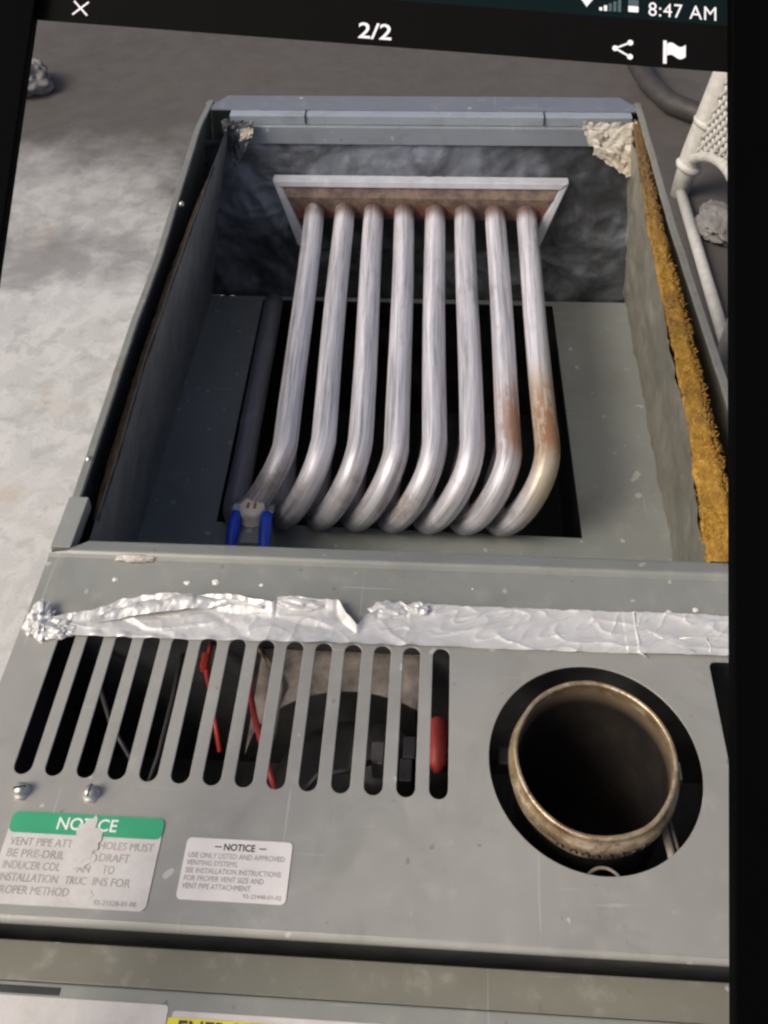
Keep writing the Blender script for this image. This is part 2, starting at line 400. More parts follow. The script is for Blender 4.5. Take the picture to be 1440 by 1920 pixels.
# side insulation
def left_wall(t, v):
    y = .507 + t * (1.200 - .507)
    xt = lerp_poly([(.50, -.292), (.55, -.2936), (.62, -.2956), (.73, -.3009), (.87, -.3030), (1.2, -.3020)], y)
    x = xt + (-.3490 - xt) * min(1, v * 1.0) ; z = -.012 - v * .260
    d = .006 * fbm(Vector((y * 8, z * 10, 7.0)), 4) * math.sin(math.pi * min(1, v + .05))
    return (x + d, y, z)
def right_wall(t, v):
    y = .507 + t * (1.200 - .507)
    xt = lerp_poly([(.50, .2020), (.56, .2030), (.65, .2103), (.79, .2137), (.96, .2182), (1.2, .2300)], y)
    x = xt + (.2450 - xt) * v; z = -.010 - v * .262
    d = .010 * fbm(Vector((y * 7, z * 9, 3.0)), 4) * math.sin(math.pi * min(1, v * .9 + .08)) + .004 * abs(fbm(Vector((y * 30, z * 12, 3)), 3))
    rg = (1 - abs(noise.noise(Vector((y * 16 + z * 14, z * 10, 25))))) ** 8
    return (x - d + .003 - .002 * rg * min(1, v * 6), y, z)
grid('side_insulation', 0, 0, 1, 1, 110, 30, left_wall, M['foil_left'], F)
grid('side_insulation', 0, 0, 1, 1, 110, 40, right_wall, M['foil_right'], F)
# cut edges of the fibreglass: ragged ribbons with thickness
def ribbon(name, inner, outer, y0, y1, ztop, zbot, mat, rag, seed, n=240, zin=None, fz=0):
    zin = zbot if zin is None else zin
    vs = []; fs = []; m = 9
    for i in range(n + 1):
        y = y0 + (y1 - y0) * i / n
        xi = lerp_poly(inner, y) + rag * fbm(Vector((y * 34, seed, 0)), 5) + fz * noise.noise(Vector((y * 420, seed, 3))); xo = lerp_poly(outer, y) + rag * fbm(Vector((y * 40, seed, 9)), 5) + fz * noise.noise(Vector((y * 420, seed, 13)))
        if xo - xi < .002: xo = xi + .002
        for k in range(m):
            if k < 2: p = (xi, zin + (ztop - .003 - zin) * k)
            elif k > m - 3: p = (xo, zbot + (ztop - .003 - zbot) * (m - 1 - k))
            else:
                f = (k - 1.5) / (m - 4); p = (xi + (xo - xi) * f, ztop + .0022 * fbm(Vector((y * 90, f * 9, seed)), 4) + fz * 1.2 * noise.noise(Vector((y * 300, f * 14, seed))))
            vs.append((p[0], y, p[1]))
    for i in range(n):
        for k in range(m - 1): fs.append((i * m + k, (i + 1) * m + k, (i + 1) * m + k + 1, i * m + k + 1))
    return mesh_obj(name, vs, fs, mat, F, True)
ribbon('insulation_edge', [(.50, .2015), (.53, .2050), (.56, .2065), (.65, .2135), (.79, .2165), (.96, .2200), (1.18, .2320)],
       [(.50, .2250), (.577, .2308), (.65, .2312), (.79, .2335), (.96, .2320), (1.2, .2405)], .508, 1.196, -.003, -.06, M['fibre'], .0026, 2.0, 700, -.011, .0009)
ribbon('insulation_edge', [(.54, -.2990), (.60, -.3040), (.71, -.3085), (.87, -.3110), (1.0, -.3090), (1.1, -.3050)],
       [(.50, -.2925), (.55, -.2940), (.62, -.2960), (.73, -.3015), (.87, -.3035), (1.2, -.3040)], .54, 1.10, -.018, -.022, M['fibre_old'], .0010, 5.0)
b = bmesh.new(); rs = random.Random(5)
for k in range(4200):
    y = .51 + .68 * rs.random() ** 1.1
    xi = lerp_poly([(.50, .2015), (.56, .2065), (.65, .2135), (.79, .2165), (.96, .2200), (1.18, .2320)], y); xo = lerp_poly([(.50, .2250), (.577, .2308), (.79, .2335), (.96, .2320), (1.2, .2405)], y)
    f = rs.choice((0, 1, rs.random(), rs.random())); p = Vector((xi + (xo - xi) * f + rs.gauss(0, .0012), y, -.0035 + rs.random() * .002))
    d = Vector((rs.gauss(0, .6) + (f - .5) * .9, rs.gauss(0, 1.0), rs.random() * .55)).normalized() * rs.uniform(.0015, .0055); q = d.cross(Vector((0, 0, 1))).normalized() * .00028
    m_ = p + d * .55 + Vector((0, 0, .0012)); e_ = p + d
    vv = [b.verts.new(t) for t in (p - q, p + q, m_ + q, m_ - q, e_)]
    b.faces.new((vv[0], vv[1], vv[2], vv[3])); b.faces.new((vv[3], vv[2], vv[4]))
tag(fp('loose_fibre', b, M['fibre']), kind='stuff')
# torn foil corners
def crumple(name, cx, cy, cz, sx, sy, sz, mat, seed, parent=F, sub=4, amp=.5, fr=1.6):
    b = bmesh.new(); bmesh.ops.create_icosphere(b, subdivisions=sub, radius=1)
    for v in b.verts:
        d = v.co.normalized(); r = 1 + amp * fbm(d * fr + Vector((seed, 0, 0)), 4) + amp * .6 * abs(noise.noise(d * fr * 3 + Vector((0, seed, 0))))
        v.co = Vector((cx + d.x * r * sx, cy + d.y * r * sy, cz + d.z * r * sz))
    return bm_obj(name, b, mat, parent, parent is None)
def flap(name, pts, zf, mat, seed, amp=.006):
    """a creased scrap of foil: small grid between four corner points"""
    A, B, C_, D = [Vector(p) for p in pts]
    def fn(u, v):
        p = (A * (1 - u) + B * u) * (1 - v) + (D * (1 - u) + C_ * u) * v
        e = 1 + .25 * noise.noise(Vector((u * 4, v * 4, seed)))
        q = amp * (abs(fbm(Vector((u * 2.2 + seed, v * 2.2, seed)), 3)) * 2.4 - .5)
        return (p.x + q * .8, p.y - abs(q) * e, p.z + q)
    return grid(name, 0, 0, 1, 1, 40, 40, fn, mat, F, True)
flap('torn_foil', [(.166, 1.192, -.004), (.232, 1.190, -.004), (.236, 1.160, -.070), (.186, 1.178, -.046)], 0, M['scrap'], 3.0, .0055)
flap('torn_foil', [(-.312, 1.196, -.006), (-.268, 1.192, -.006), (-.276, 1.182, -.040), (-.300, 1.178, -.075)], 0, M['foil'], 8.0, .005)
flap('torn_foil', [(-.283, 1.186, -.014), (-.266, 1.186, -.012), (-.270, 1.182, -.026), (-.286, 1.182, -.030)], 0, M['scrap'], 11.0, .003)

# compartment floor with the heat exchanger opening
fl = [(-.356, .40), (.252, .40), (.252, 1.148), (-.356, 1.148)]
plate('compartment_floor', [fl, [(-.264, .741), (.150, .735), (.144, 1.139), (-.272, 1.141)]], -.272, .0016, M['floor_sheet'], F)
b = box_bm((-.29, .715, -.50), (.16, 1.145, -.274)); bmesh.ops.delete(b, geom=[f for f in b.faces if f.normal.z > .9], context='FACES')
fp('burner_well', b, M['black'])

# collector frame and header on the far wall
bars = [([(-.247, -.088), (.156, -.088), (.1445, -.0985), (-.2365, -.0985)], .009), ([(-.247, -.0885), (-.2340, -.0985), (-.203, -.181), (-.216, -.187)], .008), ([(.156, -.0885), (.1430, -.0985), (.106, -.181), (.119, -.187)], .008)]
for poly, dp in bars:
    b = bmesh.new(); fr = []; bk = []
    for x, z in poly:
        yy = 1.201 + .2 * z; fr.append(b.verts.new((x, yy - dp, z))); bk.append(b.verts.new((x, yy + .006, z)))
    b.faces.new(fr); b.faces.new(bk[::-1])
    for i in range(4): b.faces.new((fr[i], fr[(i + 1) % 4], bk[(i + 1) % 4], bk[i]))
    bmesh.ops.bevel(b, geom=list(b.edges), offset=.0016, segments=2, affect='EDGES')
    fp('frame_bar', b, M['frame'])
hv = [(-.233, 1.176, -.0970), (.141, 1.176, -.0970), (.136, 1.1705, -.113), (-.228, 1.1705, -.113), (.119, 1.172, -.152), (-.214, 1.172, -.152), (-.203, 1.20, -.19), (.107, 1.20, -.19)]
mesh_obj('collector_header', hv, [(0, 1, 2, 3), (3, 2, 4, 5), (5, 4, 7, 6)], M['rust'], F)
b = bmesh.new(); vv = [b.verts.new(p) for p in ((-.214, 1.171, -.148), (.120, 1.171, -.148), (.100, 1.163, -.195), (-.197, 1.163, -.195))]; b.faces.new(vv)
fp('collector_backing', b, M['black'])

# heat exchanger tubes, one U tube each
PITCH = .0407
def utube(i):
    xb = -.1905 + i * .0414; xf = -.1775 + i * .0405
    dx, dz = (-.068 if i == 0 else -.055), -.104; rad = .060
    y0 = .770; z0 = -.163; path = []
    for k in range(15):
        t = k / 14; path.append((xb + (xf - xb) * t + .0008 * math.sin(i * 2 + t * 5), 1.168 + (y0 - 1.168) * t, -.133 + (z0 + .133) * t))
    for k in range(1, 17):
        a = math.pi * k / 16
        s = (1 - math.cos(a)) / 2; path.append((xf + dx * s, y0 - rad * .8 * math.sin(a) ** .9, z0 + dz * s))
    for k in range(1, 17):
        t = k / 16; e = min(1, t * 3); e = e * e * (3 - 2 * e); xu = xf + (xb - xf) * t * .7
        path.append((xf + dx + (1.124 * (xu - .0405) - xf - dx) * e, y0 + (1.136 - y0) * t, z0 + dz - .004 * t))
    n = len(path)
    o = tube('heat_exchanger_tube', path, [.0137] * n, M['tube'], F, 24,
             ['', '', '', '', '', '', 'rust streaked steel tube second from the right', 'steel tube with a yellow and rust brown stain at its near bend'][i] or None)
    at = o.data.attributes.new('flow', 'FLOAT_VECTOR', 'POINT'); L = 0; vals = []
    for j in range(n):
        if j: L += (Vector(path[j]) - Vector(path[j - 1])).length
        for kk in range(24):
            a = 2 * math.pi * kk / 24; vals += [math.cos(a) * .0137 + i * .37, math.sin(a) * .0137 + i * .11, L]
    at.data.foreach_set('vector', vals)
    return o
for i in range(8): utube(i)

# limit switch with two blue push-on connectors
sw = lathe('limit_switch', [(.0001, -.1980), (.0095, -.1984), (.0130, -.1995), (.0138, -.203), (.0138, -.213), (.0155, -.2135), (.0155, -.216)], -.2095, .7060, M['ceramic'], F, 28)
for x in (-.2133, -.2058):
    bm_obj('switch_rivet', box_bm((x - .0014, (.7022), -.200), (x + .0014, .7095, -.1972), .0006), M['brass'], sw)
for s in (-1, 1):
    xx = -.2095 + s * .0165
    bm_obj('mounting_tab', box_bm((xx - .0065, .7070, -.213), (xx + .0055, .7180, -.2095), .001), M['zinc'], sw)
    tube('blue_connector', [(xx - s * .0005, .702, -.206), (xx, .690, -.2075), (xx + s * .0008, .677, -.211), (xx + s * .001, .663, -.218), (xx + s * .001, .650, -.23)], [.0062, .0068, .0066, .0058, .004], M['blue'], sw, 14)
fp('switch_bracket', box_bm((-.222, .672, -.222), (-.190, .722, -.2165), .001), M['floor_sheet'])

# cross rail between compartment and front panel
prof = [(.505, -.040), (.5085, -.012), (.5085, -.0045), (.5065, -.0030), (.4955, .0018), (.4935, .0022), (.4915, .0012), (.4895, -.0012), (.445, -.0018), (.428, -.0022)]
b = bmesh.new(); NX = 60; rows = []
for i in range(NX + 1):
    x = -.2990 + (.2600 + .2990) * i / NX; r = []
    for j, (y, z) in enumerate(prof):
        xx = x
        if i == 0: xx = -.2890 if j < 4 else (-.3160 if j > 5 else -.3005)
        r.append(b.verts.new((xx, y + .0005 * noise.noise(Vector((x * 9, j * .1, 0))), z + .0004 * noise.noise(Vector((x * 14, y * 30, 2))))))
    rows.append(r)
for i in range(NX):
    for j in range(len(prof) - 1): b.faces.new((rows[i][j], rows[i + 1][j], rows[i + 1][j + 1], rows[i][j + 1]))
fp('cross_rail', b, M['sheet'], False)
crumple('dry_sealant', -.246, .4895, .0008, .013, .0035, .002, M['scrap'], 4.0, F, 3, .4)
for x, y, s in ((-.20, .470, .0022), (-.178, .4715, .003), (-.142, .4705, .0016), (-.257, .4705, .002), (.165, .4605, .0018), (.185, .463, .0022), (-.11, .446, .0012), (.02, .474, .0008)):
    crumple('mortar_speck', x, y, -.0012, s, s * .8, s * .35, M['paper_white'], x * 50, F, 2, .5)

# front panel: slots, vent opening, side slot
loops = [[(-.316, .2345), (.2615, .2345), (.2615, .437), (-.316, .437)]]
SB = [-.2786, -.2574, -.2357, -.2152, -.1937, -.1724, -.1512, -.13, -.1089, -.088, -.0665, -.0451, -.0241, -.0029]
ST = [(-.2786 + i * .02122) for i in range(14)]
SX = [(a + c) / 2 for a, c in zip(SB, ST)]
for i, x in enumerate(SX):
    top = .4248 - .0028 * (i / 13.0)
    loops.append(rrect(x - .0061, .3180 - .0028 * i / 13, x + .0061, top, .00608, 6))
loops.append(circle(.0990, .3435, .0690, 96))
loops.append(rrect(.1865, .27, .2150, .4205, .005, 5))
plate('front_panel', loops, 0, .0016, M['panel'], F, .00045)
# rounded lower fold of the front panel
prof = [(.2345, -.0003), (.2332, -.0007), (.2322, -.0020), (.2318, -.0045), (.2330, -.0055)]
b = bmesh.new(); prev = None
for x in (-.316, .2615):
    r = [b.verts.new((x, y, z)) for y, z in prof]
    if prev:
        for j in range(len(prof) - 1): b.faces.new((prev[j], r[j], r[j + 1], prev[j + 1]))
    prev = r
fp('panel_fold', b, M['panel'], True)
# dark box behind the front panel
fp('gap_backing', box_bm((-.316, .20, -.075), (.2615, .246, -.070)), M['black'])
b = box_bm((-.305, .246, -.20), (.245, .432, -.0035)); bmesh.ops.delete(b, geom=[f for f in b.faces if f.normal.z > .9], context='FACES')
fp('burner_box', b, simple('grey_inside_steel', (.075, .073, .072), .7, 0, .4, 30))

# vent collar
cx, cy = .0980, .3425
roll = [(.0511 + .0016 * math.cos(R(a)), .0105 + .0016 * math.sin(R(a))) for a in range(200, -61, -20)]
lathe('vent_collar', [(.0494, .004)] + roll + [(.0521, .0070), (.0524, .0050), (.0540, .0030), (.0552, .0002), (.0553, -.0030), (.0541, -.0058), (.0528, -.0080), (.0535, -.0095), (.0536, -.0120), (.0520, -.0140)], cx, cy, M['collar'], F, 128, .0007)
lathe('collar_sleeve', [(.0518, -.0135), (.0505, -.018), (.0500, -.07)], cx, cy, M['motor_dark'], F, 64)
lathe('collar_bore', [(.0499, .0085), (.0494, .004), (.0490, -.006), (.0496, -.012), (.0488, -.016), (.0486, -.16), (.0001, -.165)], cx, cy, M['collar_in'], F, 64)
for k in range(8):   # crimp notches along the near side of the collar
    a = R(244 + k * 8 + random.uniform(-1.5, 1.5)); e = R(random.uniform(2.0, 3.0))
    pts = [(cx + .0557 * math.cos(a + e * t), cy + .0557 * math.sin(a + e * t), -.0045 + (.0034 + .0008 * (k % 3)) * (1 - t * t)) for t in (-1, -.7, -.3, 0, .3, .7, 1)]
    tube('crimp', pts, .00075, M['motor_dark'], F, 6)
fp('collar_clip', box_bm((.0375, .350, -.034), (.0465, .362, -.020), .001), M['motor_dark'])
fp('collar_clip', box_bm((.150, .338, -.020), (.156, .350, -.006), .001), M['collar'])
tube('flue_strut', [(.142, .318, -.022), (.1445, .300, -.022), (.146, .282, -.022)], .0028, M['motor'], F, 10)
tube('flue_strut', [(.147, .322, -.025), (.1495, .303, -.025), (.151, .286, -.025)], .0015, M['motor'], F, 8)
pts = [(.0995 + .0125 * math.cos(R(a)), .271 + .014 * math.sin(R(a)), -.014) for a in range(5, 176, 10)]
tube('gasket_ring', pts, .0011, M['motor'], F, 8)

# inducer motor, wiring and capsule seen through the slots
arc = [(-.066 + .070 * math.cos(R(a)), .352 + .048 * math.sin(R(a))) for a in range(8, 173, 6)]
plate('inducer_plate', [[(-.018, .358), (-.018, .431), (-.137, .431), (-.137, .350)] + arc[::-1]], -.024, .0016, M['motor'], F)
lathe('inducer_housing', [(.0001, -.066), (.048, -.0665), (.056, -.069), (.06, -.075), (.06, -.12)], -.066, .345, M['motor_dark'], F, 48)
lathe('inducer_motor', [(.0001, -.055), (.020, -.055), (.026, -.060), (.032, -.075), (.032, -.12)], -.045, .372, M['motor_dark'], F, 40)
for x, y in ((-.046, .361), (-.036, .352), (-.024, .366), (-.026, .350)):
    fp('motor_terminal', box_bm((x - .0045, y - .008, -.055), (x + .0045, y + .008, -.034), .0012), M['wire_dull'] if x < -.03 else M['motor_dark'])
tube('red_capsule', [(-.0040, .347, -.026), (-.0040, .349, -.022), (-.0040, .362, -.022), (-.0040, .378, -.022), (-.0040, .3795, -.026)], [.004, .0062, .0064, .0062, .004], M['red_dark'], F, 14)
tube('red_wire', [(-.176, .432, -.020), (-.1755, .420, -.0185), (-.1740, .405, -.018), (-.167, .388, -.0185), (-.162, .372, -.020), (-.155, .352, -.026)], .0017, M['red'], F, 10)
fp('wire_connector', box_bm((-.1790, .407, -.020), (-.1735, .419, -.0125), .001), M['red'])
tube('red_wire', [(-.1435, .434, -.012), (-.1420, .420, -.010), (-.1408, .404, -.010), (-.1375, .386, -.0105), (-.1320, .370, -.012), (-.1260, .356, -.016), (-.1165, .335, -.020), (-.1060, .313, -.026)], .0023, M['red'], F, 10)

M['wire_black'] = simple('black_wire', (.05, .048, .046), .5, 0, .3, 60); M['wire_tan'] = simple('tan_wire', (.30, .24, .16), .55, 0, .3, 60)
for m_, pts in ((M['wire_black'], [(-.262, .43, -.03), (-.255, .40, -.028), (-.238, .37, -.03), (-.215, .345, -.04), (-.20, .31, -.05)]),
                (M['wire_black'], [(-.20, .43, -.035), (-.198, .39, -.03), (-.20, .35, -.035), (-.21, .31, -.05)]),
                (M['wire_tan'], [(-.14, .43, -.022), (-.128, .415, -.018), (-.118, .40, -.02), (-.12, .37, -.03), (-.128, .33, -.04)]),
                (M['wire_black'], [(-.05, .352, -.03), (-.062, .342, -.022), (-.085, .338, -.024), (-.10, .325, -.035)])):
    tube('loose_wire', pts, .0018, m_, F, 8)
# slotted hex screws
for k, (x, y) in enumerate(((-.2735, .3063), (-.2275, .3069))):
    sc = lathe('hex_screw', [(.0001, .0072), (.0036, .0070), (.0044, .0058), (.0045, .0016), (.0060, .0012), (.0062, -.0005)], x, y, M['zinc'], F, 6)
    rot = Matrix.Translation((x, y, .0073)) @ Matrix.Rotation(R(12 if k == 0 else 84), 4, 'Z')
    bm_obj('screw_slot', box_bm((-.0038, -.0006, -.0012), (.0038, .0006, .0001), 0, None, rot), M['black'], sc)

# stickers
lab = plate('notice_label', [rrect(-.2742, .2405, -.1756, .2940, .004, 5)], .0006, .0005, M['paper'], F, 0, None, 'larger worn sticker with a green NOTICE band, under the two screws')
plate('green_band', [rrect(-.2742, .2812, -.1756, .2940, .004, 5)], .0009, .0002, M['green'], lab)
text('heading', 'NOTICE', -.2245, .2843, .0072, M['print_white'], lab, .0010, .0385, 'CENTER', bold=.00012)
TL = [('VENT PIPE ATT', -.2705, .0400), ('BE PRE-DRILL', -.2705, .0400), ('INDUCER COL', -.2705, .0360), ('INSTALLATION', -.2705, .0365), ('PROPER METHOD', -.2705, .0455)]
TR = [('HOLES MUST', -.2140, .0345), ('DRAFT', -.2120, .0190), ('TO', -.2078, .0075), ('INS FOR', -.2120, .0230)]
for r, (s, x, wd) in enumerate(TL): text('lettering', s, x, .2738 - r * .0069, .0046, M['print_faded'], lab, .0007, wd)
for r, (s, x, wd) in enumerate(TR): text('lettering', s, x, .2738 - r * .0069, .0046, M['print_faded'], lab, .0007, wd)
text('lettering', 'AN', -.2235, .2738 - 2 * .0069, .0044, M['print_faded'], lab, .0007, .008)
text('lettering', 'TRUC', -.2290, .2738 - 3 * .0069, .0044, M['print_faded'], lab, .0007, .013)
text('lettering', '92-21528-01-00', -.2080, .2425, .0028, M['print_faded'], lab, .0007, .026)
def scuff(name, cx, cy, sx, sy, mat, seed, z, par):
    n = 60; lp = []
    for k in range(n):
        a = 2 * math.pi * k / n; r = 1 + .35 * fbm(Vector((math.cos(a) * 2.2, math.sin(a) * 2.2, seed)), 4)
        lp.append((cx + sx * r * math.cos(a), cy + sy * r * math.sin(a)))
    plate(name, [lp], z, .0003, mat, par)
scuff('scuff', -.2225, .2785, .0085, .0125, M['paper'], 3.0, .0013, lab)
scuff('scuff', -.2235, .2685, .0095, .0060, M['paper'], 8.0, .0011, lab)
scuff('scuff', -.2155, .2480, .0060, .0030, M['paper'], 12.0, .0009, lab)
lab2 = plate('notice_label', [rrect(-.1590, .2485, -.0926, .2838, .003, 5)], .0006, .0005, M['paper_white'], F, 0, None, 'smaller white NOTICE sticker right of the green one')
text('heading', 'NOTICE', -.1255, .2772, .0038, M['print_dark'], lab2, .0007, .0195, 'CENTER', bold=.00010)
for x in (-.1410, -.1130): plate('heading_dash', [rrect(x, .2787, x + .0045, .2793, .0002, 1)], .0008, .0002, M['print_dark'], lab2)
for r, (s, wd) in enumerate((('USE ONLY LISTED AND APPROVED', .0600), ('VENTING SYSTEMS.', .0320), ('SEE INSTALLATION INSTRUCTIONS', .0590), ('FOR PROPER VENT SIZE AND', .0490), ('VENT PIPE ATTACHMENT.', .0425))):
    text('lettering', s, -.1567, .2722 - r * .0044, .0030, M['print_faded'], lab2, .0007, wd)
text('lettering', '92-22448-01-02', -.1190, .2508, .0023, M['print_faded'], lab2, .0007, .0235)

# lower strip, blower door and its stickers
fp('lower_strip', box_bm((-.316, .2112, -.036), (.2615, .2325, -.0305), .0008), M['door'])
fp('blower_door', box_bm((-.316, -.45, -.036), (.2615, .2105, -.0285), .0012), M['sheet'])
plate('rating_label', [rrect(-.300, .150, -.1570, .2030, .002, 3)], -.0281, .0004, M['paper'], F)
plate('rating_label', [rrect(-.1540, .150, .25, .2005, .002, 3)], -.0281, .0004, M['paper'], F)
fp('door_slot', box_bm((-.300, .2042, -.0300), (-.2230, .2082, -.0280), .0003), M['black'])
yl = plate('energy_label', [rrect(-.1560, .10, -.0625, .1970, .001, 2)], -.0276, .0004, M['yellow'], F)
text('heading', 'ENERGYGUIDE', -.1500, .1873, .0085, M['print_dark'], yl, -.0275, .080, 'LEFT', bold=.0002)

# foil tape over the joint
TT = [(-.31, .425), (-.289, .4316), (-.2628, .4395), (-.2409, .4497), (-.2092, .4549), (-.1601, .4556), (-.1306, .4500), (-.1283, .4500), (-.1273, .4547), (-.1112, .4563), (-.0807, .4544), (-.0736, .4434), (-.0649, .4348), (-.0600, .4420), (-.0501, .4489), (-.0346, .4574), (-.0263, .4500), (-.0185, .4558), (.0649, .4563), (.1393, .4564), (.2069, .4558), (.27, .4555)]
def tape_fn(x, v):
    top = lerp_poly(TT, x) + .0012 * fbm(Vector((x * 120, 3, 0)), 3); bot = lerp_poly([(-.30, .4180), (-.05, .4222), (.135, .4232), (.24, .4240)], x) + .0003 * noise.noise(Vector((x * 60, 0, 5)))
    y = bot + (top - bot) * v
    left = max(0, min(1, (.02 - x) / .10))                          # loose and wrinkled on the left, stuck flat on the right
    cr = abs(fbm(Vector((x * 14 + y * 18, y * 34, 2.0)), 2)); fine = fbm(Vector((x * 110, y * 110, 8.0)), 2)
    z = .0010 + left * (.0034 * cr + .0003 * fine) + .0001 * fine + .0016 * abs(fbm(Vector((x * 26 - y * 60, y * 22, 6)), 2)) * (1 if x > .13 else .3)
    rd = (1 - abs(noise.noise(Vector((x * 24 + y * 30, y * 55 - x * 12, 11))))) ** 9 + .7 * (1 - abs(noise.noise(Vector((x * 60 - y * 70, y * 60, 21))))) ** 10
    z += .0006 * rd * (1.7 if x > -.03 else 1.1)
    lift = max(0, (v - .62) / .38)
    z += lift ** 1.5 * (.0012 + .0075 * left * (.35 + .8 * abs(noise.noise(Vector((x * 20, 1, 0))))))
    for i, sx in enumerate(SX):                                        # dents over the slot ends
        d2 = ((x - sx) / .0052) ** 2 + ((y - .4205) / .0032) ** 2
        if d2 < 4 and i < 13: z += .0016 * math.exp(-d2 * 1.3)
    if x > .1385: z += .0007
    return (x, y, z)
grid('foil_tape', -.300, 0, .2600, 1, 420, 34, tape_fn, M['tape'], F, False)
# fold on top of the left stretch of tape and the wad at its end
def fold_fn(u, v):
    x = -.262 + u * .125; yc = lerp_poly([(-.262, .4290), (-.235, .4400), (-.20, .4480), (-.16, .4500), (-.135, .4455)], x); wd = .0058 * math.sin(math.pi * min(1, u * 1.1 + .05)) + .001
    y = yc + (v - .5) * wd * 2
    return (x, y, .0062 + .0030 * math.sin(math.pi * v) + .0022 * fbm(Vector((x * 70, y * 70, 4)), 3))
grid('tape_fold', 0, 0, 1, 1, 90, 10, fold_fn, M['tape'], F, False)
crumple('tape_wad', -.3020, .4280, .003, .0100, .0115, .0075, M['tape'], 2.0, F, 4, .65, 1.3)
crumple('tape_wad', -.2880, .4235, .003, .0125, .0060, .0045, M['tape'], 6.0, F, 4, .6, 1.2)
crumple('tape_wad', -.0420, .4500, .003, .0130, .0060, .0026, M['tape'], 9.0, F, 3, .55, 1.5)
crumple('tape_wad', -.0205, .4515, .004, .0075, .0048, .0040, M['tape'], 14.0, F, 3, .55, 1.5)
crumple('tape_wad', -.1090, .4510, .004, .0170, .0046, .0030, M['tape'], 19.0, F, 3, .55, 1.5)
tube('tape_seam', [(.1388, .4555, .0032), (.1380, .444, .0027), (.1392, .432, .0029), (.1375, .4245, .0025), (.1435, .4205, .0016)], [.0007, .0006, .0006, .0008, .0006], M['tape'], F, 6)
for P_ in ([(.150, .439), (.158, .434), (.168, .430), (.178, .4255)], [(.168, .436), (.18, .4375), (.2, .438), (.225, .4400)], [(.187, .4375), (.1895, .431), (.188, .426)], [(.145, .4415), (.153, .4385), (.160, .4375)]):
    tube('tape_crease', [(x, y, .0028) for x, y in P_], .0006, M['tape'], F, 6)

# ------------------------------------------------------------------ wicker chair at the right
CH = thing('wicker_chair', 'white wicker chair standing on the concrete right of the furnace', 'chair', (.52, 1.67, GZ))
CH.location = (0, 0, 0)
def leg(x, y, ox):
    return tube('leg', [(x, y, GZ), (x + .012 * ox, y, GZ + .10), (x + .05 * ox, y, GZ + .29), (x + .075 * ox, y, GZ + .44)], [.019, .023, .026, .026], M['white_wicker'], CH, 14)
LX, RX, FY, BY = .494, 1.00, 1.40, 1.92
for x, y, ox in ((LX, BY, 1), (LX, FY, 1), (RX, BY, -1), (RX, FY, -1)): leg(x, y, ox)
for x, ox in ((LX, 1), (RX, -1)):
    tube('bottom_rail', [(x, FY, GZ + .016), (x, BY, GZ + .016)], .012, M['white_wicker'], CH, 12)
for z, o in ((GZ + .075, .010), (GZ + .182, .031)):
    tube('wrapped_binding', [(LX + o - .003, BY, z - .008), (LX + o, BY, z), (LX + o + .003, BY, z + .008)], [.026, .030, .026], M['white_wicker'], CH, 16)
# woven side skirt with an arched lower edge
def skirt(x0, ox):
    b = bmesh.new()
    def arch(y): t = (y - FY) / (BY - FY); return GZ + .085 + .115 * math.sin(math.pi * t) ** .8
    topz = GZ + .40
    def add(path, r):
        v, f = tube_geo(path, r, 6); vs = [b.verts.new(p) for p in v]
        for q in f: b.faces.new([vs[i] for i in q])
    xs = lambda z: x0 + ox * (.012 + (z - GZ - .1) * .2)
    for k in range(-20, 40):
        for s in (1, -1):
            path = []
            for j in range(24):
                z = GZ + .09 + (topz - GZ - .09) * j / 23; y = FY + (BY - FY) * k / 22 + s * (z - GZ) * .75
                if FY + .015 < y < BY - .015 and z > arch(y): path.append((xs(z) + .002 * s, y, z))
            if len(path) > 2: add(path, .0046)
    bm_obj('woven_skirt', b, M['white_wicker'], CH, True)
    pts = [(xs(arch(y)), y, arch(y)) for y in [FY + (BY - FY) * k / 24 for k in range(25)]]
    tube('skirt_edge', pts, .011, M['white_wicker'], CH, 10)
    tube('seat_rail', [(xs(topz), FY - .01, topz), (xs(topz), BY + .01, topz)], .018, M['white_wicker'], CH, 12)
skirt(LX, 1); skirt(RX, -1)
bm_obj('seat', box_bm((LX + .06, FY - .01, GZ + .405), (RX - .06, BY + .01, GZ + .435), .008), M['white_wicker'], CH)
bm_obj('backrest', box_bm((RX - .10, FY, GZ + .43), (RX - .05, BY, GZ + .90), .02), M['white_wicker'], CH)

tag(tube('rubber_hose', [(.470, 2.66, GZ + .03), (.476, 2.50, GZ + .03), (.492, 2.38, GZ + .03), (.530, 2.28, GZ + .03), (.60, 2.215, GZ + .03), (.70, 2.20, GZ + .03), (.85, 2.24, GZ + .03)], .027, M['hose'], None, 14),
    'thick black rubber hose curving over the concrete behind the wicker chair', 'hose')
rag = crumple('cloth_rag', .545, 1.79, GZ + .02, .038, .06, .022, M['rag'], 5.0, None, 5, .4, .9)
tag(rag, 'crumpled pale grey cloth lying under the wicker chair', 'cloth')
lump = crumple('mortar_lump', -1.125, 2.395, GZ + .025, .06, .065, .045, M['rag'], 15.0, None, 5, .35, .9)
tag(lump, 'grey lump of rubble on the dark concrete at the upper left', 'rubble')

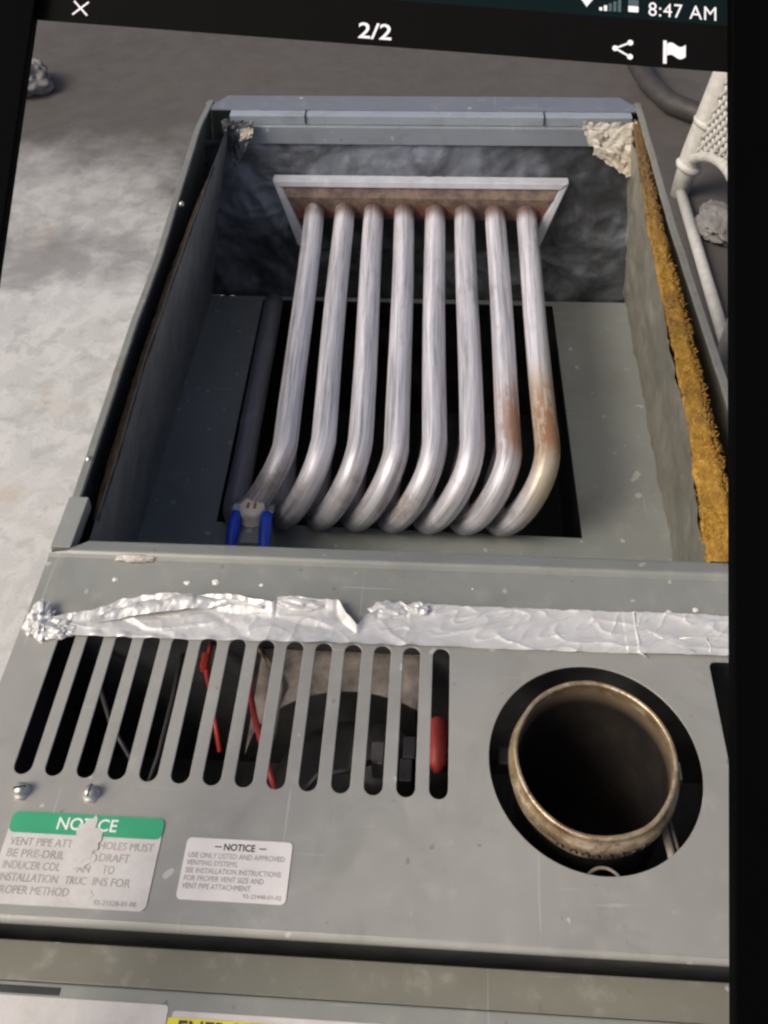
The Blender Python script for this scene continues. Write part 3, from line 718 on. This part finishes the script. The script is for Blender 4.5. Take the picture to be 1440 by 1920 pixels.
# ------------------------------------------------------------------ tablet whose screen frames the scene; it stands on the blower door
ax = Vector((0.99452211, 0.0377002, -0.09749089)); ay = Vector((0.03492889, 0.75921108, 0.64990654)); an = Vector((0.09851777, -0.64975167, 0.75373538))
TO = Vector((0.13797882, 0.1779035, 0.08282311))
TM = Matrix(((ax.x, ay.x, an.x, TO.x), (ax.y, ay.y, an.y, TO.y), (ax.z, ay.z, an.z, TO.z), (0, 0, 0, 1)))
TB = thing('tablet', 'black tablet with a white clock and icons on its dark title bar', 'tablet')
TB.matrix_world = TM
W0 = -.3914; TOP = .4836; BT = -.166
def tp(name, lo, hi, mat, bev=.001): return bm_obj(name, box_bm(lo, hi, bev), mat, TB)
tp('bezel', (0, BT, 0), (.036, .60, .009), M['bezel'])
tp('bezel', (W0 - .036, BT, 0), (W0, .60, .009), M['bezel'])
tp('bezel', (W0 + .0005, .552, 0), (-.0005, .60, .009), M['bezel'])
tp('title_bar', (W0, TOP, .0003), (0, .5115, .0014), M['titlebar'], 0)
tp('status_bar', (W0, .5116, .0003), (0, .5519, .0014), M['statusbar'], 0)
Z = .0016
text('page_count', '2/2', -.2020, .4872, .0092, M['ui'], TB, Z, .0190, 'CENTER', bold=.00018)
text('clock', '8:47 AM', -.0463, .5142, .0084, M['ui'], TB, Z, .0394, 'LEFT', spacing=1.08)
def ui(name, loops, mat=None): return plate(name, loops, Z + .0003, .0003, mat or M['ui'], TB)
def bar(x0, y0, x1, y1, wd):
    d = Vector((x1 - x0, y1 - y0)).normalized() * wd / 2; nx, ny = -d.y, d.x
    return [(x0 + nx, y0 + ny), (x1 + nx, y1 + ny), (x1 - nx, y1 - ny), (x0 - nx, y0 - ny)]
xc, yc, q = -.3682, .4920, .0040
p = []
for k in range(4):
    a = R(45 + 90 * k); d = Vector((math.cos(a), math.sin(a))); nrm = Vector((-d.y, d.x)) * .0005
    p += [(xc + (d * .0058 - nrm).x, yc + (d * .0058 - nrm).y), (xc + (d * .0058 + nrm).x, yc + (d * .0058 + nrm).y)]
    e = R(90 + 90 * k); p.append((xc + .0007 * math.cos(e), yc + .0007 * math.sin(e)))
ui('close_icon', [p])
sh = [(-.0648, .4925), (-.0562, .4966), (-.0562, .4880)]
b = bmesh.new()
si = bpy.data.objects.new('share_icon', None)
tmp = ui('share_icon', [circle(*sh[0], .0017, 20), circle(*sh[1], .0017, 20), circle(*sh[2], .0017, 20)])
ui('share_stroke', [bar(*sh[0], *sh[1], .0011)]); ui('share_stroke', [bar(*sh[0], *sh[2], .0011)])
bpy.data.objects.remove(si); b.free()
ui('flag_icon', [[(-.0372, .4995), (-.0352, .4995), (-.0352, .4855), (-.0372, .4855)]])
fl_ = [(-.0350, .4978)] + [(-.0350 + .0108 * t, .4974 + .0012 * math.sin(t * 2 * math.pi + .3)) for t in [i / 12 for i in range(13)]] + [(-.0242 - .0108 * t, .4900 + .0012 * math.sin((1 - t) * 2 * math.pi + .3)) for t in [i / 12 for i in range(13)]]
ui('flag_icon', [fl_])
ui('wifi_icon', [[(-.0865, .5232), (-.0818, .5165), (-.0765, .5238)]])
for k in range(5):
    x = -.0745 + k * .0027; ui('signal_bar', [[(x, .5150), (x + .0018, .5150), (x + .0018, .5170 + .0014 * k), (x, .5170 + .0014 * k)]], M['ui'] if k < 2 else M['ui_dim'])
ui('battery_icon', [rrect(-.0577, .5155, -.0518, .5192, .0004, 2)]); ui('battery_icon', [rrect(-.0577, .5194, -.0518, .5232, .0004, 2)], M['ui_dim'])
